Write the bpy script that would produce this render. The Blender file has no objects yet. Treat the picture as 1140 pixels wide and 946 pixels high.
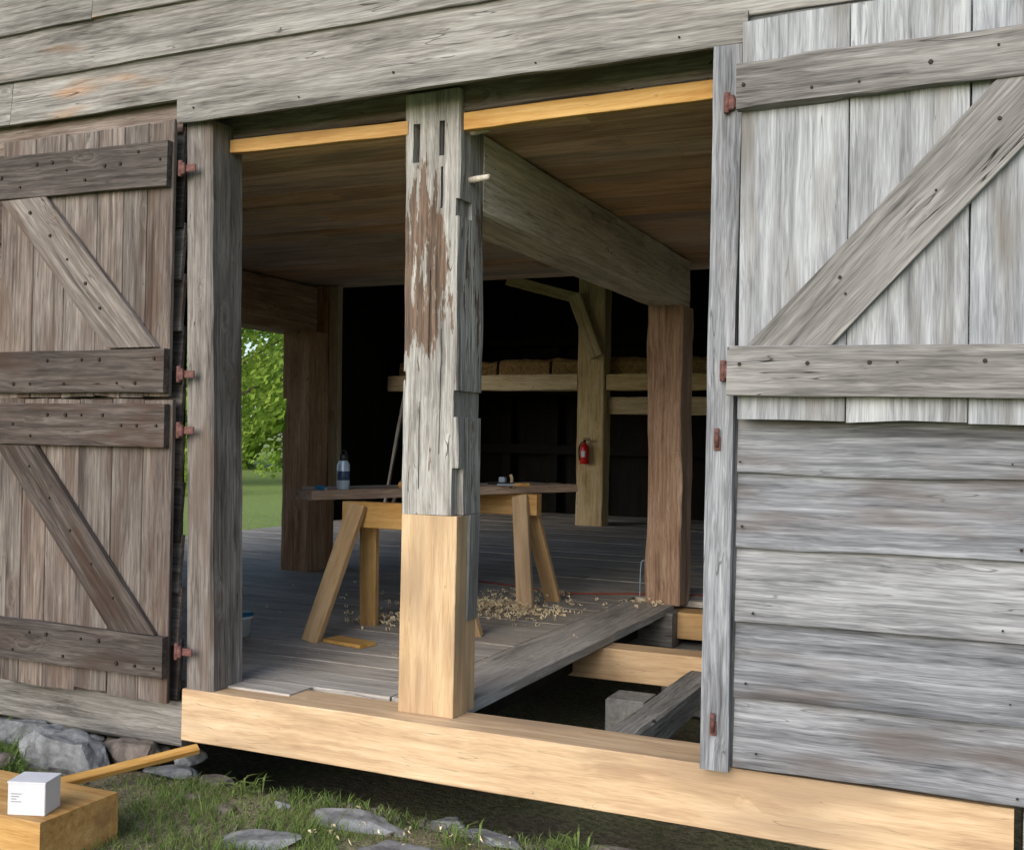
import bpy, math, random
from mathutils import Vector, Matrix, noise
random.seed(7)
sc=bpy.context.scene
COL=sc.collection
V=Vector

# ------------------------------------------------------------ materials
def srgb(r,g,b):
    f=lambda c:(c/255/12.92) if c/255<=.04045 else ((c/255+.055)/1.055)**2.4
    return (f(r),f(g),f(b),1)
class NT:
    def __init__(s,name):
        s.m=bpy.data.materials.new(name); s.m.use_nodes=True
        s.t=s.m.node_tree; s.b=s.t.nodes["Principled BSDF"]
    def n(s,typ,**k):
        o=s.t.nodes.new(typ)
        for a,b in k.items(): setattr(o,a,b)
        return o
    def l(s,a,b): s.t.links.new(a,b)
    def math(s,op,a,b=None,c=None,clamp=False):
        o=s.n("ShaderNodeMath",operation=op); o.use_clamp=clamp
        for i,x in enumerate((a,b,c)):
            if x is None: continue
            if isinstance(x,(int,float)): o.inputs[i].default_value=x
            else: s.l(x,o.inputs[i])
        return o.outputs[0]
    def vmul(s,v,sc_):
        o=s.n("ShaderNodeVectorMath",operation='MULTIPLY'); s.l(v,o.inputs[0]); o.inputs[1].default_value=sc_
        return o.outputs[0]
    def vadd(s,a,b):
        o=s.n("ShaderNodeVectorMath",operation='ADD'); s.l(a,o.inputs[0]); s.l(b,o.inputs[1]); return o.outputs[0]
    def noise(s,v,scale=1,detail=3,rough=.55,dist=0):
        o=s.n("ShaderNodeTexNoise"); s.l(v,o.inputs["Vector"])
        o.inputs["Scale"].default_value=scale;o.inputs["Detail"].default_value=detail
        o.inputs["Roughness"].default_value=rough;o.inputs["Distortion"].default_value=dist
        return o.outputs["Fac"]
    def mix(s,f,a,b,mode='MIX'):
        o=s.n("ShaderNodeMix",data_type='RGBA',blend_type=mode)
        for i,x in ((0,f),(6,a),(7,b)):
            if isinstance(x,(int,float)): o.inputs[i].default_value=x
            elif isinstance(x,tuple): o.inputs[i].default_value=x
            else: s.l(x,o.inputs[i])
        return o.outputs[2]
    def mr(s,v,a,b,c,d,smooth=False):
        o=s.n("ShaderNodeMapRange"); o.interpolation_type='SMOOTHSTEP' if smooth else 'LINEAR'
        s.l(v,o.inputs[0])
        for i,x in enumerate((a,b,c,d)): o.inputs[i+1].default_value=x
        return o.outputs[0]
    def ramp(s,v,st):
        o=s.n("ShaderNodeValToRGB"); s.l(v,o.inputs[0]); e=o.color_ramp.elements
        while len(e)<len(st): e.new(.5)
        for i,(p,c) in enumerate(st): e[i].position=p; e[i].color=c
        return o.outputs[0]

def wood(name,c1,c2,c3,var=.2,knots=.35,crack=.7,bump=.5,rough=.88,patch=None,tint=None,spec=.25,growth=1.0,knotcol=(.25,.15,.09,1),streak=0):
    T=NT(name)
    tc=T.n("ShaderNodeTexCoord").outputs["Object"]; rnd=T.n("ShaderNodeObjectInfo").outputs["Random"]
    off=T.n("ShaderNodeVectorMath",operation='SCALE'); off.inputs[0].default_value=(37,91,53); T.l(rnd,off.inputs["Scale"])
    P=T.vadd(tc,off.outputs[0])
    big=T.noise(T.vmul(P,(1.3,5,5)),1,3,.62)
    wv=T.n("ShaderNodeCombineXYZ"); kk=T.math('MULTIPLY',big,.05)
    if knots>0:
        vo=T.n("ShaderNodeTexVoronoi"); T.l(T.vmul(P,(2.8,7,7)),vo.inputs["Vector"]); vo.inputs["Scale"].default_value=1
        d=vo.outputs["Distance"]; sep=T.n("ShaderNodeSeparateColor"); T.l(vo.outputs["Color"],sep.inputs[0])
        sel=T.math('LESS_THAN',sep.outputs[0],knots)
        k=T.math('MULTIPLY',T.mr(d,0,.38,1,0,True),sel)
        kk=T.math('ADD',T.math('MULTIPLY',k,.045),kk)
    T.l(kk,wv.inputs[1]);T.l(kk,wv.inputs[2])
    G=T.vadd(P,wv.outputs[0])
    g1=T.noise(T.vmul(G,(1.8,50*growth,50*growth)),1,4,.72)
    g2=T.noise(T.vmul(G,(9,260,260)),1,1,.6)
    fac=T.math('ADD',T.math('ADD',T.math('MULTIPLY',g1,.5),T.math('MULTIPLY',g2,.18)),T.math('MULTIPLY',big,.32))
    col=T.ramp(fac,[(.36,c1),(.5,c2),(.63,c3)])
    if tint:
        tcol,ta,tb,ts=tint
        tn=T.noise(T.vmul(P,ts),1,2,.65)
        col=T.mix(T.math('MULTIPLY',T.mr(tn,ta,tb,0,1,True),.7),col,tcol)
    if streak:
        sn=T.noise(T.vmul(G,(.7,17,17)),1,3,.6)
        col=T.mix(T.math('MULTIPLY',T.mr(sn,.55,.72,0,1,True),streak),col,tuple(x*.45 for x in c1[:3])+(1,))
    if patch:
        pc,lo,hi,thr=patch
        pn=T.noise(T.vmul(P,(3.2,22,22)),1,5,.7)
        sx=T.n("ShaderNodeSeparateXYZ"); T.l(tc,sx.inputs[0])
        w=T.math('MULTIPLY',T.mr(sx.outputs[0],lo,lo+.35,0,1,True),T.mr(sx.outputs[0],hi-.35,hi,1,0,True))
        w=T.math('MULTIPLY',w,T.mr(sx.outputs[2],-.02,.14,1,.35,True))
        pm=T.mr(T.math('ADD',pn,T.math('MULTIPLY',w,.23)),thr,thr+.05,0,1,True)
        pcol=T.ramp(g1,[(.36,tuple(x*.25 for x in pc[:3])+(1,)),(.62,pc)])
        col=T.mix(T.math('MULTIPLY',pm,.85),col,pcol)
    if crack>0:
        cn=T.noise(T.vmul(G,(.9,26,26)),1,1,.5)
        ca=T.math('ABSOLUTE',T.math('SUBTRACT',cn,.5))
        cr=T.math('MULTIPLY',T.mr(ca,.0,.009,1,0,True),T.mr(big,.48,.60,0,1,True))
        col=T.mix(T.math('MULTIPLY',cr,crack),col,(.012,.010,.009,1))
    if knots>0:
        kc=T.math('MULTIPLY',T.mr(d,.05,.11,1,0,True),sel)
        col=T.mix(T.math('MULTIPLY',kc,.85),col,T.mix(.5,c1,knotcol))
    v=T.mr(rnd,0,1,1-var,1+var)
    hs=T.n("ShaderNodeHueSaturation"); T.l(col,hs.inputs["Color"]); T.l(v,hs.inputs["Value"])
    r2=T.math('FRACT',T.math('MULTIPLY',rnd,17.3)); T.l(T.mr(r2,0,1,.75,1.25),hs.inputs["Saturation"])
    T.l(hs.outputs[0],T.b.inputs["Base Color"])
    T.b.inputs["Roughness"].default_value=rough; T.b.inputs["Specular IOR Level"].default_value=spec
    if bump>0:
        h=T.noise(T.vmul(P,(3,80,80)),1,2,.6)
        bp=T.n("ShaderNodeBump"); bp.inputs["Strength"].default_value=bump; bp.inputs["Distance"].default_value=.006
        T.l(h,bp.inputs["Height"]); T.l(bp.outputs[0],T.b.inputs["Normal"])
    return T.m

c=srgb
M={}
M['siding']=wood("weathered_grey_siding",c(64,66,70),c(120,122,127),c(160,163,168),var=.13,knots=.12,crack=.6,tint=(c(96,88,84),.5,.7,(1.1,5,5)),streak=.5)
M['sidingtop']=wood("weathered_sun_tinted_siding",c(64,61,58),c(124,121,117),c(160,158,154),var=.1,knots=.12,crack=.8,tint=(c(168,118,66),.585,.70,(.7,4,4)),streak=.5)  # amber noise tint paints sunlit spots into the weathered board colour
M['doorR']=wood("pale_grey_door_plank",c(100,102,107),c(148,152,158),c(182,186,192),var=.07,knots=.1,crack=.5,tint=(c(110,102,95),.5,.72,(1,6,6)),streak=.4)
M['railR']=wood("grey_door_rail",c(68,66,65),c(122,120,119),c(158,156,155),var=.08,knots=.2,crack=1,streak=.5)
M['doorL']=wood("brown_grey_door_plank",c(58,50,46),c(106,97,92),c(142,133,127),var=.2,knots=.25,crack=.7,tint=(c(78,60,50),.48,.68,(1.2,6,6)),streak=.6)
M['railL']=wood("dark_brown_door_rail",c(40,35,33),c(74,67,64),c(106,99,95),var=.12,knots=.4,crack=.9,tint=(c(64,48,40),.5,.7,(1.5,6,6)),streak=.4)
M['jamb']=wood("weathered_jamb",c(62,55,52),c(112,105,101),c(148,142,138),var=.05,knots=.4,crack=.9,tint=(c(94,76,64),.48,.66,(1.3,6,6)),streak=.5)
M['oldpost']=wood("hewn_old_post",c(92,90,87),c(148,146,143),c(188,187,185),var=.02,knots=.1,crack=1,bump=.9,patch=(c(108,88,74),-.42,.72,.62),streak=.5)
M['new']=wood("fresh_pine",c(158,120,78),c(190,154,106),c(212,180,134),var=.04,knots=.12,crack=.4,bump=.12,rough=.7,growth=.6,knotcol=(.22,.09,.03,1),tint=(c(150,122,90),.5,.68,(.8,3,3)),streak=.12)
M['newb']=wood("fresh_pine_yellow",c(160,120,80),c(188,152,106),c(206,174,128),var=.07,knots=.2,crack=.3,bump=.12,rough=.7,growth=.6,knotcol=(.22,.09,.03,1))
M['ceil']=wood("brown_ceiling_plank",c(154,120,94),c(202,168,138),c(228,200,172),var=.2,knots=.12,crack=.4,bump=0,tint=(c(156,140,126),.5,.7,(.8,5,5)))
M['beam']=wood("hewn_tie_beam",c(128,120,108),c(190,182,168),c(220,213,202),var=.03,knots=.08,crack=.9,bump=.8)
M['post']=wood("brown_hewn_post",c(112,84,68),c(162,132,110),c(194,168,146),var=.1,knots=.15,crack=.9,bump=.8)
M['floor']=wood("grey_floor_plank",c(114,109,103),c(164,158,151),c(196,190,183),var=.12,knots=.1,crack=.5,rough=.7)
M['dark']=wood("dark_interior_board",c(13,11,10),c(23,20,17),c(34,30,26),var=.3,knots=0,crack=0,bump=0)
M['log']=wood("grey_log",c(72,70,68),c(122,120,117),c(156,154,151),var=.1,knots=.1,crack=1,bump=.9)
M['pole']=wood("tan_loft_beam",c(150,128,96),c(192,172,138),c(214,196,166),var=.1,knots=.1,crack=.8)
M['roof']=wood("roof_shingle_wood",c(50,48,46),c(80,78,76),c(110,108,106),var=.1,knots=0,crack=0,bump=0)

def plain(name,col,rough=.6,metal=0,nscale=30,namt=.3,bump=0,spec=.4):
    T=NT(name); tc=T.n("ShaderNodeTexCoord").outputs["Object"]
    n=T.noise(tc,nscale,4,.65)
    dk=tuple(x*(1-namt) for x in col[:3])+(1,); lt=tuple(min(1,x*(1+namt)) for x in col[:3])+(1,)
    T.l(T.ramp(n,[(.35,dk),(.65,lt)]),T.b.inputs["Base Color"])
    T.b.inputs["Roughness"].default_value=rough; T.b.inputs["Metallic"].default_value=metal
    T.b.inputs["Specular IOR Level"].default_value=spec
    if bump:
        bp=T.n("ShaderNodeBump"); bp.inputs["Distance"].default_value=bump; T.l(n,bp.inputs["Height"]); T.l(bp.outputs[0],T.b.inputs["Normal"])
    return T.m
M['rust']=plain("rusty_hinge_iron",c(98,66,62),.8,0,60,.45,.002)
M['nail']=plain("dark_nail_iron",c(46,36,32),.7,.3,80,.3)
M['stone']=plain("grey_slate_stone",c(118,120,122),.85,0,9,.45,.012)
M['stone2']=plain("brown_fieldstone",c(104,95,88),.9,0,12,.45,.012)
M['concrete']=plain("concrete_pier",c(130,130,128),.9,0,25,.25,.004)
M['red']=plain("red_enamel",c(200,30,28),.3,0,5,.05)
M['black']=plain("black_rubber",c(25,25,26),.5,0,20,.1)
M['white']=plain("white_carton",c(205,207,214),.6,0,8,.04)
M['whiteplastic']=plain("white_plastic",c(215,218,220),.4,0,8,.04)
M['steel']=plain("brushed_steel",c(165,185,205),.3,.2,10,.1)
M['navy']=plain("navy_label",c(40,60,95),.4,0,50,.8)
M['blue']=plain("blue_plastic",c(40,110,150),.4,0,10,.1)
M['cord']=plain("orange_cord",c(150,66,44),.5,0,10,.1)
M['shaving']=plain("pale_wood_shaving",c(232,214,178),.7,0,20,.15)
M['hay']=plain("hay",c(136,110,72),.95,0,40,.5,.02)
M['print']=plain("grey_print",c(140,142,150),.6,0,60,.2)

# ------------------------------------------------------------ helpers
def link(o,parent=None):
    COL.objects.link(o)
    if parent is not None: o.parent=parent
    return o
def empty(name,parent=None):
    return link(bpy.data.objects.new(name,None),parent)
def meshobj(name,vs,fs,mats,parent=None,smooth=False,mi=None):
    me=bpy.data.meshes.new(name); me.from_pydata([tuple(v) for v in vs],[],fs)
    for m in (mats if isinstance(mats,list) else [mats]): me.materials.append(m)
    if mi: me.polygons.foreach_set("material_index",mi)
    if smooth: me.polygons.foreach_set("use_smooth",[True]*len(me.polygons))
    me.update()
    return link(bpy.data.objects.new(name,me),parent)
SEED=[0]
def board(name,parent,A,B,w,t,mat,up=(0,0,1),rough=.002,edge=.003,seg=.15,k=1,ch=.003,w2=None,endrag=0):
    """length A->B, width w along up, thickness t"""
    A=V(A);B=V(B);L=(B-A).length; X=(B-A).normalized(); Z=V(up); Z=(Z-X*Z.dot(X)).normalized(); Y=Z.cross(X)
    SEED[0]+=1; sd=SEED[0]*7.31
    n=max(2,int(L/seg)); hw=w/2;ht=t/2; ch=min(ch,ht*.4)
    ring=[]
    def lin(a,b,m): return [a+(b-a)*i/m for i in range(m+1)]
    for z in lin(-hw+ch,hw-ch,k): ring.append((-ht,z,(-1,0)))
    for y in lin(-ht+ch,ht-ch,max(1,k//2) if t>w*.5 else 1): ring.append((y,hw,(0,1)))
    for z in lin(hw-ch,-hw+ch,k): ring.append((ht,z,(1,0)))
    for y in lin(ht-ch,-ht+ch,max(1,k//2) if t>w*.5 else 1): ring.append((y,-hw,(0,-1)))
    vs=[];fs=[];m=len(ring)
    for i in range(n+1):
        x=-L/2+L*i/n; s=1.0
        if w2: s=1+(w2/w-1)*i/n
        for (y,z,nn) in ring:
            q=V((x*1.6+sd,y*6+sd*.3,z*6))
            d1=noise.noise(q)*edge + noise.noise(q*4.1)*edge*.4
            d2=noise.noise(V((x*2.5,y*11+sd,z*11)))*rough+noise.noise(V((x*11,y*25+sd,z*25)))*rough*.6
            xx=x
            if endrag and i in (0,n): xx+=noise.noise(V((z*30,sd,i)))*endrag
            vs.append((xx,y+ (d2 if nn[0] else 0)*nn[0] ,z*s+2*d1*nn[1]))
    for i in range(n):
        for j in range(m):
            a=i*m+j;b=i*m+(j+1)%m
            fs.append((a,b,b+m,a+m))
    fs.append(tuple(range(m-1,-1,-1))); fs.append(tuple(n*m+j for j in range(m)))
    o=meshobj(name,vs,fs,mat,parent)
    me=o.data
    import bmesh
    bm=bmesh.new(); bm.from_mesh(me); bmesh.ops.recalc_face_normals(bm,faces=bm.faces); bm.to_mesh(me); bm.free()
    R=Matrix((X,Y,Z)).transposed().to_4x4(); o.matrix_world=Matrix.Translation((A+B)/2)@R
    return o
def timber(name,parent,A,B,w,t,mat,up=(0,0,1),rough=.006,**kw):
    kw.setdefault('edge',.006); kw.setdefault('seg',.07); kw.setdefault('k',4); kw.setdefault('ch',.012)
    return board(name,parent,A,B,w,t,mat,up,rough=rough,**kw)
def box(name,parent,lo,hi,mat,bev=.003):
    import bmesh
    bm=bmesh.new(); bmesh.ops.create_cube(bm,size=1)
    lo=V(lo);hi=V(hi)
    for v in bm.verts: v.co=V([ (hi[i]-lo[i])*v.co[i] for i in range(3)])
    if bev: bmesh.ops.bevel(bm,geom=bm.edges[:],offset=bev,segments=2,affect='EDGES')
    me=bpy.data.meshes.new(name); bm.to_mesh(me); bm.free(); me.materials.append(mat)
    o=link(bpy.data.objects.new(name,me),parent); o.location=(lo+hi)/2; return o
def lathe(name,parent,prof,loc,mat,n=24,axis=None,mi=None):
    vs=[];fs=[];mis=[]
    for r,z in prof:
        for j in range(n):
            a=2*math.pi*j/n; vs.append((r*math.cos(a),r*math.sin(a),z))
    for i in range(len(prof)-1):
        for j in range(n):
            a=i*n+j;b=i*n+(j+1)%n; fs.append((a,b,b+n,a+n)); mis.append(mi[i] if mi else 0)
    fs.append(tuple(range(n-1,-1,-1)));mis.append(0); fs.append(tuple((len(prof)-1)*n+j for j in range(n)));mis.append(mi[-1] if mi else 0)
    o=meshobj(name,vs,fs,mat,parent,True,mis)
    o.location=loc
    if axis is not None: o.rotation_mode='QUATERNION'; o.rotation_quaternion=V((0,0,1)).rotation_difference(V(axis).normalized())
    return o
def tube(name,parent,pts,r,mat,n=8):
    cu=bpy.data.curves.new(name,'CURVE'); cu.dimensions='3D'; sp=cu.splines.new('POLY' if len(pts)<3 else 'NURBS'); sp.points.add(len(pts)-1)
    for i,p in enumerate(pts): sp.points[i].co=(*p,1)
    if len(pts)>=3: sp.use_endpoint_u=True; sp.order_u=3
    cu.bevel_depth=r; cu.bevel_resolution=3; cu.resolution_u=6; cu.materials.append(mat)
    o=bpy.data.objects.new(name,cu); return link(o,parent)
def cut(o,boxes):
    """real mortises/notches: boolean cut applied to the mesh"""
    bpy.context.view_layer.update()
    for lo,hi in boxes:
        c_=box("cutter",None,lo,hi,M['dark'],0)
        bpy.context.view_layer.update()
        md=o.modifiers.new("b",'BOOLEAN'); md.operation='DIFFERENCE'; md.object=c_; md.solver='EXACT'
        dg=bpy.context.evaluated_depsgraph_get()
        me=bpy.data.meshes.new_from_object(o.evaluated_get(dg))
        o.modifiers.clear(); o.data=me
        bpy.data.objects.remove(c_)
def rock(name,loc,scale,seed,mat,parent=None,rot=0,sub=4):
    import bmesh
    bm=bmesh.new(); bmesh.ops.create_icosphere(bm,subdivisions=sub,radius=1)
    rr=random.Random(seed); planes=[(V((rr.gauss(0,1),rr.gauss(0,1),rr.gauss(0,1))).normalized(),rr.uniform(.5,.85)) for _ in range(12)]
    planes.append((V((0.05,0.05,1)).normalized(),.7))
    for v in bm.verts:
        p=v.co.copy()
        for nn,dd in planes:
            s=p.dot(nn)
            if s>dd: p-=nn*(s-dd)
        p*=1+.10*noise.noise(p*2.5+V((seed,0,0)))+.04*noise.noise(p*9+V((seed,0,0)))
        v.co=V((p.x*scale[0],p.y*scale[1],p.z*scale[2]))
    me=bpy.data.meshes.new(name); bm.to_mesh(me); bm.free(); me.materials.append(mat)
    o=link(bpy.data.objects.new(name,me),parent); o.location=loc; o.rotation_euler=(rr.uniform(-.15,.15),rr.uniform(-.15,.15),rot); return o

# ------------------------------------------------------------ BARN
barn=empty("wooden_barn")
XL,XR,YB=-9.1,4.2,13.5
CZ=2.70   # ceiling height
# --- upper siding
def clap(name,x0,x1,z,h,mat,y=-.012,over=.03):
    A=V((x0,y,z+(h+over)/2)); B=V((x1,y,z+(h+over)/2))
    return board(name,barn,A,B,h+over,.022,mat,up=(0,.085,1),edge=.005,rough=.0015,seg=.12,k=2)
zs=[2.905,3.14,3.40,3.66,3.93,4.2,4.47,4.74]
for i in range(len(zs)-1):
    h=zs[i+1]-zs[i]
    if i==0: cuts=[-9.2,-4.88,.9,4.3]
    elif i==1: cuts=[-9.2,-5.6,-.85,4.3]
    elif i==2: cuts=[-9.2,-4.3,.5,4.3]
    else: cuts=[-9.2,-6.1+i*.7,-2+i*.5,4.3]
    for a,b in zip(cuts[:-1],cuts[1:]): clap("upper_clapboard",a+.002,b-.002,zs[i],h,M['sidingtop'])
# --- right lower siding
zr=[.02,.29,.575,.86,1.14,1.38,1.65,1.92,2.19,2.46,2.70,2.905]
for i in range(len(zr)-1):
    h=zr[i+1]-zr[i]
    clap("clapboard",-.905,4.3 if i%2 else 2.2,zr[i],h,M['siding'])
    if i%2==0: clap("clapboard",2.204,4.3,zr[i],h,M['siding'])
# --- left siding (behind open door)
zl=[-.06,.2,.46,.72,.98,1.24,1.5,1.76,2.02,2.28,2.54,2.76,2.905]
for i in range(len(zl)-1):
    clap("clapboard",-9.2,-3.72+.05*(1-zl[i]/2.9),zl[i],zl[i+1]-zl[i],M['doorL'] if i%3 else M['railL'],y=.03)
# unseen sheets added behind the siding to keep light out
box("light_block_sheet",barn,(-9.1,.06,-.1),(-3.72,.085,4.9),M['dark'])
box("light_block_sheet",barn,(-.93,.06,.0),(4.2,.085,4.9),M['dark'])
box("light_block_sheet",barn,(-3.715,.06,2.86),(-.935,.085,4.9),M['dark'])
# header trim
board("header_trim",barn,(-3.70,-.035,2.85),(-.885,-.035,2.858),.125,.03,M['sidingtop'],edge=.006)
timber("header_beam",barn,(-3.9,.25,2.85),(-.7,.25,2.85),.22,.16,M['jamb'])
board("header_soffit",barn,(-3.7,.09,2.87),(-.9,.09,2.87),.18,.03,M['jamb'],up=(0,1,0))
board("ceiling_ledger",barn,(-3.52,.155,2.700),(-2.49,.155,2.685),.065,.04,M['newb'])
board("ceiling_ledger",barn,(-2.2,.155,2.685),(-1.0,.155,2.695),.078,.04,M['newb'])
# left jamb (slightly leaning)
timber("door_jamb",barn,(-3.535,.13,-.0),(-3.615,.13,2.80),.165,.24,M['jamb'],up=(1,0,0),rough=.003,edge=.005)
# right jamb
board("door_jamb_trim",barn,(-.975,-.045,-.0),(-.96,-.045,2.79),.108,.03,M['siding'],up=(1,0,0),edge=.004)
timber("door_jamb",barn,(-.86,.13,-.0),(-.86,.13,2.78),.16,.2,M['siding'],up=(1,0,0))
# sill
timber("new_sill_beam",barn,(-3.63,.14,-.125),(.07,.14,-.125),.25,.28,M['new'],rough=.0015,edge=.0015,ch=.004,seg=.1)
timber("old_sill_log",barn,(-6.5,.16,-.19),(-3.66,.16,-.19),.22,.25,M['log'])
timber("old_sill_log",barn,(.1,.16,-.14),(4.2,.16,-.14),.24,.25,M['log'])

# --- centre post
lo=timber("post_old_timber",barn,(-2.345,.265,.905),(-2.365,.265,2.84),.285,.25,M['oldpost'],up=(1,0,0),rough=.008,edge=.006,seg=.03,k=10,ch=.008)
cut(lo,[((-2.465,.1,2.52),(-2.43,.22,2.70)),((-2.325,.1,2.54),(-2.298,.2,2.70)),((-2.315,.1,2.30),(-2.303,.2,2.49)),
        ((-2.235,.08,2.26),(-2.1,.26,2.34)),((-2.222,.08,1.92),(-2.1,.2,2.05)),
        ((-2.228,.08,1.35),(-2.1,.45,1.47)),((-2.232,.08,.85),(-2.1,.20,1.12)),((-2.52,.08,1.52),(-2.478,.3,1.56)),
        ((-2.405,.1,1.02),(-2.400,.2,1.42)),((-2.362,.1,1.62),(-2.358,.19,2.02)),((-2.30,.1,1.18),(-2.296,.18,1.75))])
timber("post_old_tongue",barn,(-2.215,.30,.42),(-2.215,.30,.904),.05,.12,M['log'],up=(1,0,0))
np_=timber("post_new_foot",barn,(-2.342,.24,.0),(-2.342,.24,.903),.285,.21,M['new'],up=(1,0,0),rough=.001,edge=.001,ch=.003)
cut(np_,[((-2.242,.238,.42),(-2.1,.5,1.0))])
for z,y in ((2.66,.24),(2.44,.24)):
    lathe("wooden_peg",barn,[(.014,0),(.016,.05),(.013,.13)],(-2.24,y,z),M['beam'],10,(1,-.1,.05))

# --- tie beam, rear posts
timber("tie_beam",barn,(-2.355,.38,2.505),(-2.355,4.1,2.505),.38,.28,M['beam'],rough=.005)
timber("rear_post",barn,(-2.335,4.03,.0),(-2.345,4.03,2.32),.27,.32,M['post'],up=(1,0,0),rough=.007,edge=.009)
timber("side_beam",barn,(-6.08,.1,2.45),(-6.08,4.6,2.45),.46,.3,M['post'],rough=.006)
lp=timber("rear_post",barn,(-5.92,4.2,.0),(-5.94,4.2,2.23),.31,.3,M['post'],up=(1,0,0),rough=.01,edge=.01)
cut(lp,[((-6.2,3.9,1.3),(-6.04,4.5,1.6))])
timber("rear_post",barn,(-5.90,4.45,.0),(-5.92,4.45,2.69),.18,.18,M['post'],up=(1,0,0))
board("wall_stud",barn,(-5.76,4.45,.72),(-5.78,4.45,2.69),.10,.08,M['pole'],up=(1,0,0))
# ceiling planks (run parallel to facade)
y=.18
while y<4.55:
    w=random.uniform(.2,.3)
    if y+w>4.55: w=4.6-y
    z=CZ+.017+random.uniform(-.003,.003)
    xs=[-6.2,random.uniform(-4.5,-3),random.uniform(-1.8,-.2),4.0]
    for a,b in zip(xs[:-1],xs[1:]): board("ceiling_plank",barn,(a+.001,y+w/2,z),(b-.001,y+w/2,z),w-.007,.03,M['ceil'],up=(0,1,0),rough=.001,edge=.001,seg=.4)
    y+=w
box("loft_deck",barn,(-6.3,.33,CZ+.045),(4.15,4.6,CZ+.07),M['dark'])

# --- floor
y=.12; 
while y<12.9:
    w=random.uniform(.24,.36)
    zt=random.uniform(-.002,.003)
    if y<4.0:
        x1=-2.64; x0=-9.0
        if y<.32: x1=-3.08; w=.2
    else: x1=4.1; x0=-9.0
    xs=[x0]
    while xs[-1]<x1-.1:
        nx=xs[-1]+random.uniform(2.2,4)
        xs.append(nx if nx<x1-1 else x1)
    for a,b in zip(xs[:-1],xs[1:]): board("floor_plank",barn,(a+.002,y+w/2,-.02+zt),(b-.002,y+w/2,-.02+zt),w-.008,.05,M['floor'],up=(0,1,0),rough=.0015,edge=.0015,k=2,ch=.004,seg=.25)
    y+=w
board("floor_edge_plank",barn,(-2.445,.33,-.022),(-2.445,3.92,-.022),.385,.055,M['floor'],up=(-1,0,0),edge=.006,k=3)
# joists and pit timbers
timber("new_floor_joist",barn,(-2.8,2.42,-.16),(-.8,2.42,-.16),.2,.2,M['newb'],rough=.001,edge=.001,ch=.003)
timber("old_floor_joist",barn,(-1.62,.35,-.22),(-1.62,3.9,-.22),.16,.16,M['log'])
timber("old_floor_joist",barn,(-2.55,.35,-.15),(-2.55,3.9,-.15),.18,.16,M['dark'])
timber("new_rear_sill",barn,(-2.35,3.95,-.14),(.5,3.95,-.14),.2,.24,M['newb'],rough=.001,edge=.001,ch=.003)
timber("post_block",barn,(-2.62,3.78,-.16),(-2.2,3.78,-.16),.26,.2,M['log'])
box("concrete_pier",barn,(-2.1,1.9,-.8),(-1.85,2.15,-.27),M['concrete'],.01)
box("concrete_pier",barn,(-2.3,3.75,-.8),(-1.9,4.05,-.3),M['concrete'],.01)

# --- far interior
timber("aisle_post",barn,(-5.48,10.85,.0),(-5.48,10.85,4.6),.42,.3,M['pole'],up=(1,0,0),rough=.008)
timber("loft_beam",barn,(-9.0,10.85,2.135),(-5.71,10.85,2.135),.24,.22,M['pole'])
timber("loft_beam",barn,(-5.25,10.85,2.135),(3.9,10.85,2.135),.24,.22,M['pole'])
timber("loft_brace_beam",barn,(-5.25,10.95,1.79),(-2.8,10.95,1.79),.26,.2,M['pole'])
timber("knee_brace",barn,(-6.9,10.8,3.72),(-5.72,10.8,3.40),.16,.14,M['pole'])
timber("knee_brace",barn,(-5.72,10.62,3.42),(-5.36,10.62,2.5),.2,.1,M['pole'],up=(1,0,0))
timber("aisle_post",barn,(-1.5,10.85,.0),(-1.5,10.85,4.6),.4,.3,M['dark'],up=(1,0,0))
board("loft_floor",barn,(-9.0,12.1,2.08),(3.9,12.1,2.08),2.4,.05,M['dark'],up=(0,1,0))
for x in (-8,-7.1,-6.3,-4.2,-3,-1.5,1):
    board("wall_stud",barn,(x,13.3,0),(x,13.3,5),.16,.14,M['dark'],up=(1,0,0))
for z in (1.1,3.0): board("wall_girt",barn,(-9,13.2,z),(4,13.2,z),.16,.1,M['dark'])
for A,B in (((-8.3,9.6,0),(-7.5,10.6,3.0)),((-8.6,10,0),(-8.3,10.5,3.2)),((-7.4,9.9,0),(-7.9,10.6,2.9))):
    board("leaning_pole",barn,A,B,.045,.045,M['log'] if A[0]<-8.5 else M['railL'],up=(1,0,0))
# walls: back, right, left; left opening widened, unseen right opening added, to brighten the interior
def wallboards(name,fixed,axis,a0,a1,z0,z1):
    a=a0
    while a<a1-.02:
        w=min(random.uniform(.24,.34),a1-a)
        if axis=='x': A=(a+w/2,fixed,z0);B=(a+w/2,fixed,z1);up=(1,0,0)
        else: A=(fixed,a+w/2,z0);B=(fixed,a+w/2,z1);up=(0,1,0)
        board(name,barn,A,B,w+.004,.03,M['dark'],up=up,seg=.6)
        a+=w
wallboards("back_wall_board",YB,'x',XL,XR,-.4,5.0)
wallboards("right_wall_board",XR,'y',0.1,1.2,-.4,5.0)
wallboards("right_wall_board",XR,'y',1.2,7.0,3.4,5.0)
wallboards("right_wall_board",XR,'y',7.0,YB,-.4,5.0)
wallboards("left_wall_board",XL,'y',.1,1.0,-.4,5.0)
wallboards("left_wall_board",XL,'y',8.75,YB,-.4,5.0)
wallboards("left_wall_board",XL,'y',1.0,8.75,3.4,5.0)
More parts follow.
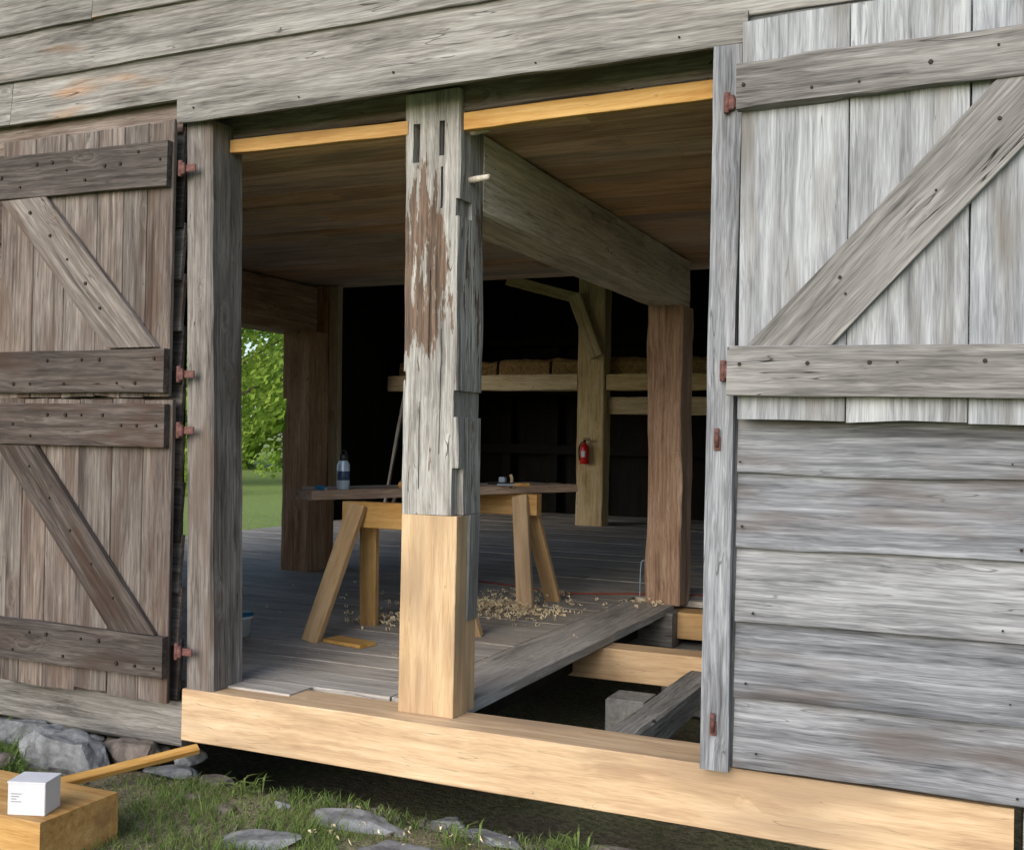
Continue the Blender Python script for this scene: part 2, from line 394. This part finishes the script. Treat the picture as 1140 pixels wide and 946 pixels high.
# gables and roof
def slab(name,vs,fs,mat): return meshobj(name,vs,fs,mat,barn)
RY=(YB+.1)/2; RZ=8.4
for x in (XL,XR):
    slab("gable_wall",[(x-.02,.05,4.98),(x-.02,YB+.05,4.98),(x-.02,RY,RZ),(x+.02,.05,4.98),(x+.02,YB+.05,4.98),(x+.02,RY,RZ)],[(0,1,2),(5,4,3),(0,3,4,1),(1,4,5,2),(2,5,3,0)],M['siding'])
for sgn,y0 in ((1,-.35),(-1,YB+.45)):
    zz=4.78
    slab("roof_slope",[(XL-.4,y0,zz),(XR+.4,y0,zz),(XR+.4,RY,RZ+.05),(XL-.4,RY,RZ+.05),(XL-.4,y0,zz+.1),(XR+.4,y0,zz+.1),(XR+.4,RY,RZ+.15),(XL-.4,RY,RZ+.15)],
      [(0,1,2,3),(7,6,5,4),(0,4,5,1),(1,5,6,2),(2,6,7,3),(3,7,4,0)],M['roof'])

def nails(name,parent,pts,r=.009):
    vs=[];fs=[]
    for (x,yy,z) in pts:
        b=len(vs); n=8; rr=r*random.uniform(.6,1.2)
        for q,(s,dy) in enumerate(((1.1,.003),(.9,-.004))):
            for j in range(n):
                a=2*math.pi*j/n; vs.append((x+rr*s*math.cos(a),yy+dy,z+rr*s*math.sin(a)))
        for j in range(n): fs.append((b+j,b+(j+1)%n,b+n+(j+1)%n,b+n+j))
        fs.append(tuple(b+n+j for j in range(n)))
    return meshobj(name,vs,fs,M['nail'],parent)
def hinge(parent,x,y,z):
    h=empty("strap_hinge",parent)
    box("leaf",h,(x,y-.008,z-.018),(x+.09,y+.0,z+.018),M['rust'],.002)
    lathe("pin",h,[(.010,-.04),(.012,-.038),(.012,.038),(.010,.04)],(x,y-.012,z),M['rust'],10)
    box("staple",h,(x-.012,y-.02,z-.028),(x+.03,y-.002,z+.028),M['rust'],.003)

# --- left dutch door, folded open against the wall
def planks(par,x0,x1,z0,z1,y,mat,nm,n,rag=.0,sp=.25):
    ws=[random.uniform(1-sp,1+sp) for _ in range(n)]; S=sum(ws); x=x0
    for w in ws:
        w=w/S*(x1-x0)
        dz=random.uniform(-rag,rag)
        board(nm,par,(x+w/2,y+random.uniform(-.002,.002),z0+dz),(x+w/2,y,z1+random.uniform(-rag,rag)*.5),w-.004,.024,mat,up=(1,0,0),rough=.001,edge=.001,k=2,seg=.1,endrag=.012)
        x+=w
yd=-.05
ud=empty("dutch_door_upper_leaf",barn)
planks(ud,-4.89,-3.70,1.43,2.80,yd,M['doorL'],"plank",6,.008)
board("top_rail",ud,(-4.90,yd-.032,2.60),(-3.71,yd-.032,2.58),.225,.035,M['railL'],k=3)
board("bottom_rail",ud,(-4.895,yd-.032,1.565),(-3.70,yd-.032,1.56),.215,.04,M['railL'],k=3,edge=.004)
b=board("diagonal_brace",ud,(-4.90,yd-.030,2.69),(-3.73,yd-.030,1.48),.235,.03,M['doorL'],up=(1,0,1),k=3)
cut(b,[((-5.3,-1,2.478),(-3,1,3.2)),((-5.3,-1,1.0),(-3,1,1.678))])
nails("clinch_nails",ud,[(-4.84+i*.12+random.uniform(-.02,.02),yd-.053,2.60+random.choice((-.06,.05,.0))) for i in range(10)]+[(-4.84+i*.12,yd-.055,1.56+random.choice((-.06,.06))) for i in range(10)]+[(-4.62+i*.13+random.uniform(-.04,.04),yd-.047,2.40-i*.13) for i in range(5)])
ld=empty("dutch_door_lower_leaf",barn)
planks(ld,-4.86,-3.67,-.06,1.42,yd,M['doorL'],"plank",6,.012)
board("top_rail",ld,(-4.885,yd-.032,1.29),(-3.69,yd-.032,1.29),.215,.04,M['railL'],k=3,edge=.004)
board("bottom_rail",ld,(-4.85,yd-.032,.16),(-3.67,yd-.032,.165),.205,.04,M['railL'],k=3,edge=.004)
b=board("diagonal_brace",ld,(-4.88,yd-.030,1.37),(-3.70,yd-.030,.07),.215,.03,M['railL'],up=(1,0,.9),k=3)
cut(b,[((-5.3,-1,1.178),(-3,1,2)),((-5.3,-1,-.3),(-3,1,.268))])
nails("clinch_nails",ld,[(-4.82+i*.12+random.uniform(-.02,.02),yd-.055,1.29+random.choice((-.06,.05,.0))) for i in range(10)]+[(-4.8+i*.12,yd-.055,.16+random.choice((-.05,.05))) for i in range(10)]+[(-4.6+i*.15,yd-.047,1.07-i*.16) for i in range(5)])
for z in (2.56,1.545,1.27,.19): hinge(barn,-3.68+(.05*(1-z/2.8)),-.03,z)
tube("hook_eye",ld,[(-4.86,yd-.06,1.40),(-4.84,yd-.075,1.33),(-4.85,yd-.07,1.27),(-4.86,yd-.06,1.22)],.006,M['rust'])
# --- right upper leaf, folded open on the wall
rd=empty("dutch_door_upper_leaf",barn)
yr=-.085
planks(rd,-.895,.33,1.34,2.86,yr,M['doorR'],"plank",3,.008,.05)
board("top_rail",rd,(-.905,yr-.035,2.60),(.34,yr-.035,2.61),.17,.045,M['railR'],edge=.013,k=3,seg=.08)
board("bottom_rail",rd,(-.925,yr-.035,1.525),(.34,yr-.035,1.51),.185,.045,M['railR'],edge=.003,k=3)
b=board("diagonal_brace",rd,(-.80,yr-.030,1.51),(.24,yr-.030,2.62),.225,.035,M['railR'],up=(1,0,-1),k=3)
cut(b,[((-1.4,-1,1.2),(.6,1,1.617)),((-1.4,-1,2.526),(.9,1,3))])
nails("clinch_nails",rd,[(-.84+i*.21+random.uniform(-.05,.05),yr-.06,2.60+random.choice((-.04,.03,.0))) for i in range(6)]+[(-.84+i*.19+random.uniform(-.05,.05),yr-.06,1.52+random.choice((-.03,.03))) for i in range(6)]+[(-.5,yr-.05,1.8),(-.52,yr-.05,1.86),(-.2,yr-.05,2.15),(0,yr-.05,2.38)],r=.007)
for z in (2.56,1.53): hinge(barn,-.955,-.062,z)
for z in (1.27,.18):
    h=empty("pintle",barn); lathe("pin",h,[(.008,-.03),(.010,.02),(.010,.04)],(-.975,-.075,z),M['rust'],10); box("base",h,(-.988,-.07,z-.045),(-.962,-.06,z+.01),M['rust'],.002)
nails("siding_nails",barn,[(x+random.uniform(-.05,.05),-.047,z+.05+random.uniform(-.02,.03)) for x in (-.86,.05) for z in zr[:5]]+[(x+random.uniform(-.1,.1),-.053,2.855+random.uniform(-.03,.03)) for x in (-3.5,-3.0,-2.4,-1.8,-1.1)],r=.005)

# ------------------------------------------------------------ ground
def gz(x,y):
    n_=noise.noise(V((x*1.3,y*1.3,0)))*.03+noise.noise(V((x*5,y*5,3)))*.014
    base=-.42
    if -9.3<x<4.4 and 0<y<YB:
        t=min(1,y/.35); base=-.42-.4*t
    if x<-3.6 and y<0.2: base+=.04*min(1,(-3.6-x))
    return base+n_
def axis(lo,hi,a,b,st):
    s=[lo,lo*.5,lo*.25,lo*.12]; v=a
    s=[q for q in s if q<a-2]; 
    while v<b: s.append(v); v+=st
    s+= [q for q in (hi*.06,hi*.12,hi*.25,hi*.5,hi) if q>b+1]
    return s
gx=axis(-900,900,-14,8,.12); gy=axis(-900,900,-5,15,.12)
vs=[(x,y,gz(x,y)) for y in gy for x in gx]; nx=len(gx)
fs=[(j*nx+i,j*nx+i+1,(j+1)*nx+i+1,(j+1)*nx+i) for j in range(len(gy)-1) for i in range(nx-1)]
T=NT("grassy_ground"); tc=T.n("ShaderNodeTexCoord").outputs["Object"]
n1=T.noise(tc,1.6,4,.6); n2=T.noise(tc,25,3,.7)
gcol=T.mix(T.mr(n2,.35,.65,0,1),(.12,.18,.03,1),(.26,.34,.08,1))
dcol=T.mix(T.mr(n2,.35,.65,0,1),(.10,.085,.06,1),(.24,.20,.15,1))
sx=T.n("ShaderNodeSeparateXYZ"); T.l(tc,sx.inputs[0])
near=T.math('MULTIPLY',T.mr(sx.outputs[1],-3,-1.4,0,1,True),T.mr(sx.outputs[1],13.2,14,1,0,True)); near=T.math('MULTIPLY',near,T.mr(sx.outputs[0],-10,-9,0,1,True))
T.l(T.mix(near,gcol,T.mix(T.mr(n1,.4,.6,0,.3),dcol,gcol)),T.b.inputs["Base Color"]); T.b.inputs["Roughness"].default_value=.95
bp=T.n("ShaderNodeBump"); bp.inputs["Distance"].default_value=.03; T.l(n2,bp.inputs["Height"]); T.l(bp.outputs[0],T.b.inputs["Normal"])
meshobj("ground",vs,fs,T.m,None,True)

def leafmat(name,c1,c2,tr=.4,scale=3):
    T=NT(name); g=T.n("ShaderNodeNewGeometry"); n=T.n("ShaderNodeTexCoord").outputs["Object"]
    v=T.mix(T.mr(T.noise(n,scale,2),.35,.65,0,1),c1,c2)
    r=g.outputs["Random Per Island"]; v=T.mix(T.math('MULTIPLY',r,.6),v,c2)
    T.l(v,T.b.inputs["Base Color"]); T.b.inputs["Roughness"].default_value=.6; T.b.inputs["Specular IOR Level"].default_value=.2
    t=T.n("ShaderNodeBsdfTranslucent"); T.l(v,t.inputs[0]); mx=T.n("ShaderNodeMixShader"); mx.inputs[0].default_value=tr
    out=T.t.nodes["Material Output"]; T.l(T.b.outputs[0],mx.inputs[1]);T.l(t.outputs[0],mx.inputs[2]);T.l(mx.outputs[0],out.inputs[0])
    return T.m
M['grass']=leafmat("grass_blade",(.07,.13,.025,1),(.18,.25,.07,1),.25)
M['straw']=leafmat("dry_grass",(.24,.20,.12,1),(.42,.36,.23,1),.15)
M['leaf']=leafmat("leaf",(.09,.20,.02,1),(.34,.46,.08,1),.4,.6)

rocks=[((-4.15,-.20),(.29,.18,.17),1,0,0),((-3.90,-.02),(.18,.12,.12),2,1,.3),((-4.62,-.05),(.18,.12,.11),3,0,.8),((-3.70,.0),(.15,.1,.05),4,0,.1),((-4.5,-.38),(.14,.1,.06),21,1,.3),
 ((-3.42,.04),(.14,.10,.06),5,1,.5),((-3.13,.10),(.17,.11,.08),6,1,0),((-2.85,.09),(.12,.09,.07),7,1,.4),((-2.62,.12),(.10,.09,.08),22,0,.9),
 ((-2.30,.13),(.30,.12,.11),9,0,0),((-1.80,.13),(.22,.10,.09),10,1,.2),((-1.4,.14),(.22,.12,.10),11,1,.4),
 ((-2.50,-.20),(.27,.10,.035),12,0,.1),((-2.15,-.42),(.32,.15,.04),13,0,-.1),((-2.75,-.55),(.22,.1,.035),14,0,.2),((-1.85,-.08),(.17,.06,.03),15,0,0),((-1.3,.0),(.2,.07,.03),16,1,0),
 ((-3.1,-.30),(.06,.045,.03),17,1,0),((-2.9,-.16),(.05,.04,.025),18,0,0),((-3.35,-.22),(.05,.035,.02),19,1,.5)]
for (x,y),s,sd,mm,r in rocks: rock("field_stone",(x,y,gz(x,y)+s[2]*(.3 if s[2]>.05 else .2)),s,sd,M['stone2'] if mm else M['stone'],None,r)
fd=empty("stone_foundation",barn)
for i in range(26):
    x=-5.6+.2*(i%13)*.8+random.uniform(-.03,.03); rock("foundation_stone",(x,.12+random.uniform(-.02,.02),-.47+.10*(i//13)),(random.uniform(.08,.13),.1,.055),40+i,M['stone'] if i%2 else M['stone2'],fd,random.uniform(-.2,.2),3)
# gravel chips : one object
rg=random.Random(3)
vs=[];fs=[]
for i in range(420):
    x=rg.uniform(-4.9,.2); y=-.9*rg.random()**1.6+.12; s=rg.uniform(.005,.022); z=gz(x,y)+s*.2; k0=len(vs)
    P8=[(-1,-1,-.5),(1,-1,-.5),(1,1,-.5),(-1,1,-.5),(-.6,-.7,.5),(.7,-.5,.4),(.6,.7,.5),(-.7,.5,.4)]; a=rg.uniform(0,6.28); ca,sa=math.cos(a),math.sin(a)
    for p in P8:
        px=p[0]*s*rg.uniform(.7,1.2);py=p[1]*s*rg.uniform(.5,1); vs.append((x+px*ca-py*sa,y+px*sa+py*ca,z+p[2]*s*rg.uniform(.6,1.1)))
    fs+=[(k0+4,k0+5,k0+6,k0+7),(k0,k0+1,k0+5,k0+4),(k0+1,k0+2,k0+6,k0+5),(k0+2,k0+3,k0+7,k0+6),(k0+3,k0,k0+4,k0+7)]
meshobj("gravel",vs,fs,M['stone2'])
def inrock(x,y):
    for (rx,ry),s,_,_,_ in rocks:
        if ((x-rx)/s[0])**2+((y-ry)/s[1])**2<.72: return True
    return False
vs=[];fs=[];mi=[]
for i in range(85000):
    x=rg.uniform(-5.2,.5); y=-1.8*rg.random()**1.3+.05
    dn=noise.noise(V((x*1.7,y*2.2,5)))+.5*noise.noise(V((x*5,y*5,9)))
    if y>-.10 and rg.random()<.5: continue
    if inrock(x,y): continue
    straw = rg.random()<.5-.5*dn
    if dn<-.08 and not straw and rg.random()<.6: continue
    h=rg.uniform(.015,.06)*(1+.8*max(0,dn)); a=rg.uniform(0,6.28); w=rg.uniform(.0012,.0028)
    if not straw and rg.random()<.02: h*=2
    lean=rg.uniform(.3,1.2)*h
    if straw: lean=h*1.8; h=rg.uniform(.004,.02); w*=.7
    ca,sa=math.cos(a),math.sin(a); z=gz(x,y)-.004
    b=rg.uniform(0,6.28); lx,ly=math.cos(b)*lean,math.sin(b)*lean
    k0=len(vs)
    vs+= [(x-ca*w,y-sa*w,z),(x+ca*w,y+sa*w,z),(x+ca*w*.8+lx*.4,y+sa*w*.8+ly*.4,z+h*.65),(x-ca*w*.8+lx*.4,y-sa*w*.8+ly*.4,z+h*.65),(x+lx,y+ly,z+h*(.9 if not straw else .3))]
    fs+=[(k0,k0+1,k0+2,k0+3),(k0+3,k0+2,k0+4)]; mi+=[1 if straw else 0]*2
meshobj("grass",vs,fs,[M['grass'],M['straw']],None,False,mi)
vs=[];fs=[]
for cx,cy in [(-4.75,-.1),(-4.5,.02),(-4.85,-.3),(-3.15,-.12),(-2.0,-.2),(-4.35,-.42),(-1.5,-.1),(-4.9,-.12)]:
    for i in range(40):
        a=rg.uniform(0,6.28); L=rg.uniform(.05,.16); w=.005; h=rg.uniform(.4,1); x0=cx+rg.gauss(0,.05);y0=cy+rg.gauss(0,.03);z0=gz(cx,cy)
        dx,dy=math.cos(a),math.sin(a); k0=len(vs)
        vs+=[(x0,y0,z0),(x0+dx*L*.3-dy*w,y0+dy*L*.3+dx*w,z0+L*.7*h),(x0+dx*L*.3+dy*w,y0+dy*L*.3-dx*w,z0+L*.7*h),(x0+dx*L*.8,y0+dy*L*.8,z0+L*.75*h)]
        fs+=[(k0,k0+2,k0+1),(k0+1,k0+2,k0+3)]
meshobj("weeds",vs,fs,M['grass'])

# ------------------------------------------------------------ outside trees
def leafcloud(rr,clumps,per,size):
    vs=[];fs=[]
    for (c0,rad) in clumps:
        for i in range(per):
            d=V((rr.gauss(0,1),rr.gauss(0,1),rr.gauss(0,.8))); d=d.normalized()*rad*rr.random()**.4
            p=c0+d; n_=V((rr.gauss(0,1),rr.gauss(0,1),rr.gauss(0,1))).normalized(); t=n_.orthogonal().normalized(); b_=n_.cross(t); s=size*rr.uniform(.6,1.3)
            k0=len(vs); vs+=[p-t*s,p+b_*s*.5,p+t*s,p-b_*s*.5]; fs.append((k0,k0+1,k0+2,k0+3))
    return vs,fs
M['bark']=plain("bark",c(84,72,60),.9,0,12,.4,.02)
rr=random.Random(11)
def tree(x,y,h,seed):
    rr=random.Random(seed); t=empty("deciduous_tree"); t.location=(x,y,-.45)
    def limb(A,B,r0,r1,nm):
        A=V(A);B=V(B); n=8; X=(B-A).normalized(); u=X.orthogonal().normalized(); w=X.cross(u); vs=[];fs=[]
        for i in range(7):
            f_=i/6; p=A+(B-A)*f_+V((noise.noise(A+V((f_*3,seed,0))),noise.noise(A+V((0,f_*3,seed))),0))*.15*f_; r=r0+(r1-r0)*f_
            for j in range(n): a=2*math.pi*j/n; vs.append(p+u*r*math.cos(a)+w*r*math.sin(a))
        for i in range(6):
            for j in range(n): fs.append((i*n+j,i*n+(j+1)%n,(i+1)*n+(j+1)%n,(i+1)*n+j))
        meshobj(nm,vs,fs,M['bark'],t,True)
    limb((0,0,0),(0,0,h*.75),.025*h,.03,"trunk")
    cl=[]
    for i in range(9):
        z=h*rr.uniform(.15,.6); a=i*.7+rr.random(); L=h*rr.uniform(.2,.33); B=V((math.cos(a)*L,math.sin(a)*L,z+L*.6)); limb((0,0,z),B,.08,.02,"limb")
        cl.append((B,h*.11)); cl.append((B*.8+V((0,0,.4)),h*.10))
    for i in range(34):
        a=rr.uniform(0,6.28); z=rr.uniform(.12,1.0); R_=h*.33*abs(math.sin(min(1,z*1.05)*math.pi))**.5
        R_=R_*rr.uniform(.4,1); cl.append((V((math.cos(a)*R_,math.sin(a)*R_,z*h)),h*rr.uniform(.07,.12)))
    v_,f_=leafcloud(rr,cl,150,.12); meshobj("foliage",v_,f_,M['leaf'],t)
for i,(x,y,h) in enumerate(((-24,24,9),(-21,30,10),(-31,20,8.5),(-15,38,11))): tree(x,y,h,50+i)
cl=[]
for i in range(460):
    a=rr.uniform(0,1); x=-62+a*64; y=34+12*a+rr.uniform(-4,5)+ (8 if a<.2 else 0)
    z=rr.uniform(0,1)*10*(.8+.4*noise.noise(V((x*.15,0,0)))); cl.append((V((x,y,z)),rr.uniform(1.0,2.0)))
v_,f_=leafcloud(rr,cl,90,.34); meshobj("distant_trees",v_,f_,M['leaf'])
cl=[(V((-20.3+rr.gauss(0,.8),19.6+rr.gauss(0,.8),-.3+rr.uniform(0,1.0))),.45) for _ in range(12)]
v_,f_=leafcloud(rr,cl,200,.07); meshobj("shrub",v_,f_,M['leaf'])

# ------------------------------------------------------------ sawhorses + bench
def sawhorse(P,Q,zt,nm="sawhorse",spl=.33,bd=.16):
    h=empty(nm); P=V(P);Q=V(Q); d=(Q-P).normalized(); n_=V((d.y,-d.x,0))
    board("top_beam",h,P+V((0,0,zt-bd/2)),Q+V((0,0,zt-bd/2)),bd,.09,M['newb'],edge=.001,rough=.0006,ch=.004)
    for E,s in ((P,1),(Q,-1)):
        for m in (1,-1):
            top=E+d*s*.13+n_*m*.068+V((0,0,zt-.015)); bot=E-d*s*.02+n_*m*spl+V((0,0,.003))
            board("leg_near" if m>0 else "leg_far",h,bot,top,.12,.045,M['new'],up=tuple(d),edge=.001,rough=.0005,ch=.003)
    return h
sawhorse((-3.76,1.62,0),(-3.02,1.62,0),.845)
sawhorse((-3.92,3.30,0),(-3.14,3.30,0),.845,"sawhorse",.27)
wb=empty("workbench_plank_top")
d=V((.354,.935,0)); n_=V((.935,-.354,0)); P0=V((-4.0,1.36,.878)); Q0=V((-3.06,3.86,.878))
board("slab_near",wb,P0-n_*.10+d*.14,Q0-n_*.10,.24,.06,M['post'],up=tuple(-n_),edge=.007,k=3,rough=.003)
board("slab_far",wb,P0-n_*.38+d*.42,Q0-n_*.38-d*.05,.27,.055,M['floor'],up=tuple(-n_),edge=.007,k=3,rough=.003)
bt=empty("water_bottle"); bl=V((-3.88,1.76,.909))
lathe("body",bt,[(.036,0),(.042,.006),(.042,.06),(.0422,.061),(.0422,.12),(.042,.121),(.041,.165),(.028,.185),(.028,.19)],bl,[M['steel'],M['navy']],28,mi=[0,0,0,1,1,0,0,0])
lathe("lid",bt,[(.028,.0),(.029,.004),(.029,.035),(.022,.042)],bl+V((0,0,.19)),M['black'],24)
tube("loop_handle",bt,[bl+V((-.02,0,.225)),bl+V((-.02,0,.255)),bl+V((.02,0,.255)),bl+V((.02,0,.225))],.005,M['black'])
tp=empty("tape_measure"); q=V((-3.96,1.62,.907)); box("case",tp,q+V((-.035,-.02,.002)),q+V((.035,.02,.03)),M['blue'],.008); box("tip",tp,q+V((.035,-.008,.003)),q+V((.05,.008,.012)),M['steel'],.001)
ml=empty("wooden_mallet"); q=V((-3.66,2.22,.909)); box("head",ml,q+V((-.06,-.035,.0)),q+V((.06,.035,.045)),M['newb'],.008); tube("handle",ml,[q+V((.05,0,.022)),q+V((.2,.16,.016))],.012,M['newb'])
ch=empty("hand_plane"); q=V((-3.42,3.25,.909)); box("sole",ch,q+V((-.12,-.03,0)),q+V((.12,.03,.02)),M['black'],.003); box("wedge",ch,q+V((-.03,-.02,.02)),q+V((.02,.02,.06)),M['steel'],.004); tube("tote",ch,[q+V((.07,0,.02)),q+V((.08,0,.05)),q+V((.06,0,.08))],.012,M['pole'])
cz=empty("wood_chisel"); q=V((-3.35,3.0,.92)); tube("blade",cz,[q,q+V((.10,.08,0))],.007,M['steel']); tube("handle",cz,[q+V((.10,.08,0)),q+V((.19,.15,0))],.014,M['newb'])
fe=empty("fire_extinguisher"); q=V((-5.52,10.60,.92))
lathe("cylinder",fe,[(.06,0),(.065,.01),(.065,.24),(.05,.28),(.025,.30),(.022,.315)],q,M['red'],24)
lathe("valve",fe,[(.02,0),(.024,.01),(.02,.03)],q+V((0,0,.315)),M['black'],12)
box("handle",fe,q+V((-.02,-.02,.345)),q+V((.09,.02,.362)),M['black'],.003); box("lever",fe,q+V((-.02,-.015,.372)),q+V((.08,.015,.384)),M['black'],.003)
tube("hose",fe,[q+V((-.02,0,.33)),q+V((-.09,-.01,.28)),q+V((-.085,0,.1)),q+V((-.075,0,.05))],.011,M['black'])
box("label",fe,q+V((-.03,-.068,.1)),q+V((.03,-.062,.19)),M['white'],.001)
def bale(x,y,z,L):
    return timber("hay_bale",None,(x,y,z),(x+L,y,z),.38,.45,M['hay'],rough=.03,edge=.025,seg=.04,k=10,ch=.05)
xx=-8.9
while xx<-2.6:
    bale(xx,11.17,2.31,.85); xx+=.9 if random.random()<.7 else 1.15

vs=[];fs=[]
def curl(p,r,L,w,turns,floor=.008):
    a0=rg.uniform(0,6.28); ax=V((math.cos(a0),math.sin(a0),rg.uniform(-.2,.5))).normalized(); u=ax.orthogonal().normalized(); v=ax.cross(u); k0=len(vs); n=10
    for i in range(n+1):
        t=i/n*turns*6.28; q=p+ (u*math.cos(t)+v*math.sin(t))*r*(1-.3*i/n)+ax*(L*i/n)
        q=V((q.x,q.y,max(q.z,floor))); vs.append(q); vs.append(q+ax*w)
    for i in range(n): fs.append((k0+2*i,k0+2*i+1,k0+2*i+3,k0+2*i+2))
for cx,cy,sx_,sy_,n in ((-3.3,2.95,.26,.18,520),(-3.75,2.1,.12,.15,90),(-3.3,3.6,.4,.2,90),(-2.42,3.75,.09,.1,26),(-3.9,2.8,.5,.5,50)):
    for i in range(n):
        x=rg.gauss(cx,sx_); y=rg.gauss(cy,sy_)
        if x>-2.32 or y>4.4: continue
        hgt=.08*math.exp(-((x-cx)/sx_)**2-((y-cy)/sy_)**2)*rg.random()
        curl(V((x,y,.016+hgt)),rg.uniform(.006,.017),rg.uniform(.01,.05),rg.uniform(.005,.014),rg.uniform(.6,1.6))
for i in range(160):
    x=rg.uniform(-4,-2.4);y=rg.uniform(.5,3.8); s=rg.uniform(.003,.010); a=rg.uniform(0,3); k0=len(vs); 
    vs+=[V((x+math.cos(a+q*1.57)*s,y+math.sin(a+q*1.57)*s*rg.uniform(.4,1),.011+.002*q)) for q in range(4)]; fs.append((k0,k0+1,k0+2,k0+3))
for i in range(60):
    x=rg.uniform(-2.6,-1.0); y=rg.uniform(-.45,-.05); z=gz(x,y)+.02
    curl(V((x,y,z)),rg.uniform(.006,.015),rg.uniform(.01,.04),rg.uniform(.006,.014),rg.uniform(.3,1.0),z-.01)
meshobj("wood_shavings",vs,fs,M['shaving'])
board("offcut_board",None,(-3.68,1.36,.02),(-3.38,1.30,.02),.14,.022,M['new'],up=(0,1,0),ch=.002)
tube("extension_cord",None,[V(p) for p in ((-4.3,4.3,.014),(-3.7,4.15,.014),(-3.2,3.95,.014),(-2.9,4.1,.014),(-2.5,4.35,.014),(-1.6,4.6,.014),(0,4.4,.014))],.006,M['cord'])
tub=empty("plastic_tub"); q=V((-4.26,1.20,.012)); lathe("tub_body",tub,[(.07,0),(.085,.11),(.092,.112),(.092,.125),(.084,.125),(.078,.02)],q,M['whiteplastic'],28); lathe("lid_rim",tub,[(.094,.0),(.094,.012)],q+V((0,0,.127)),M['blue'],28)
tube("wire_stake",None,[V((-2.62,4.2,.0)),V((-2.62,4.2,.28)),V((-2.59,4.2,.30)),V((-2.56,4.2,.28)),V((-2.56,4.2,.0))],.004,M['steel'])

# ------------------------------------------------------------ foreground left lumber & box
board("long_lumber_strip",None,(-4.0,-.66,-.38),(-3.54,.02,-.285),.05,.03,M['new'],up=(-.6,.4,0.3),ch=.003,edge=.001)
timber("timber_offcut",None,(-4.4,-.99,-.325),(-3.27,-.97,-.325),.2,.40,M['new'],rough=.001,edge=.001,ch=.004)
cb=empty("white_carton_box"); cb.location=(-3.40,-1.08,-.224); cb.rotation_euler=(0,0,.35)
box("carton",cb,(-.075,-.06,0),(.075,.06,.125),M['white'],.002)
box("lid_flap",cb,(-.077,-.062,.121),(.077,.062,.128),M['white'],.001)
for i in range(4): box("print_line",cb,(-.06,-.0615,.08-i*.010),(-.02-.01*(i%3),-.0605,.083-i*.010),M['print'],0)
# ------------------------------------------------------------ world, sun, camera
w=bpy.data.worlds.new("World"); sc.world=w; w.use_nodes=True
nt=w.node_tree; bg=nt.nodes["Background"]; sk=nt.nodes.new("ShaderNodeTexSky"); sk.sky_type='NISHITA'; sk.sun_disc=False
S=V((-.15,-1,.0)).normalized(); el=math.radians(28)
sk.sun_elevation=el; sk.sun_rotation=math.atan2(S.x,S.y); sk.altitude=200; sk.air_density=1.0; sk.dust_density=2.0
nt.links.new(sk.outputs[0],bg.inputs[0]); bg.inputs[1].default_value=.22
sd=bpy.data.lights.new("sun",'SUN'); sd.energy=2.6; sd.angle=math.radians(55); sd.color=(1,.97,.92)
so=link(bpy.data.objects.new("sun",sd)); dirv=V((S.x*math.cos(el),S.y*math.cos(el),math.sin(el)))
so.rotation_mode='QUATERNION'; so.rotation_quaternion=V((0,0,1)).rotation_difference(dirv); so.location=dirv*40

psi=math.radians(24.5); roll=math.atan(0.0178); pit=math.atan(17/1183)
F0=V((-math.sin(psi),math.cos(psi),0)); R=V((math.cos(psi),math.sin(psi),0)); U0=V((0,0,1))
F=F0*math.cos(pit)+U0*math.sin(pit); U=U0*math.cos(pit)-F0*math.sin(pit)
Rc=R*math.cos(roll)+U*math.sin(roll); Uc=U*math.cos(roll)-R*math.sin(roll)
cd=bpy.data.cameras.new("camera"); cam=link(bpy.data.objects.new("camera",cd))
mat=Matrix((Rc,Uc,-F)).transposed().to_4x4(); cam.matrix_world=Matrix.Translation((0,-4.11,1.25))@mat
cd.sensor_width=36; cd.lens=1183/1140*36; cd.clip_end=3000; cd.clip_start=.05
sc.camera=cam
sc.view_settings.view_transform='Standard'; sc.view_settings.look='None'; sc.view_settings.exposure=0; sc.view_settings.gamma=1
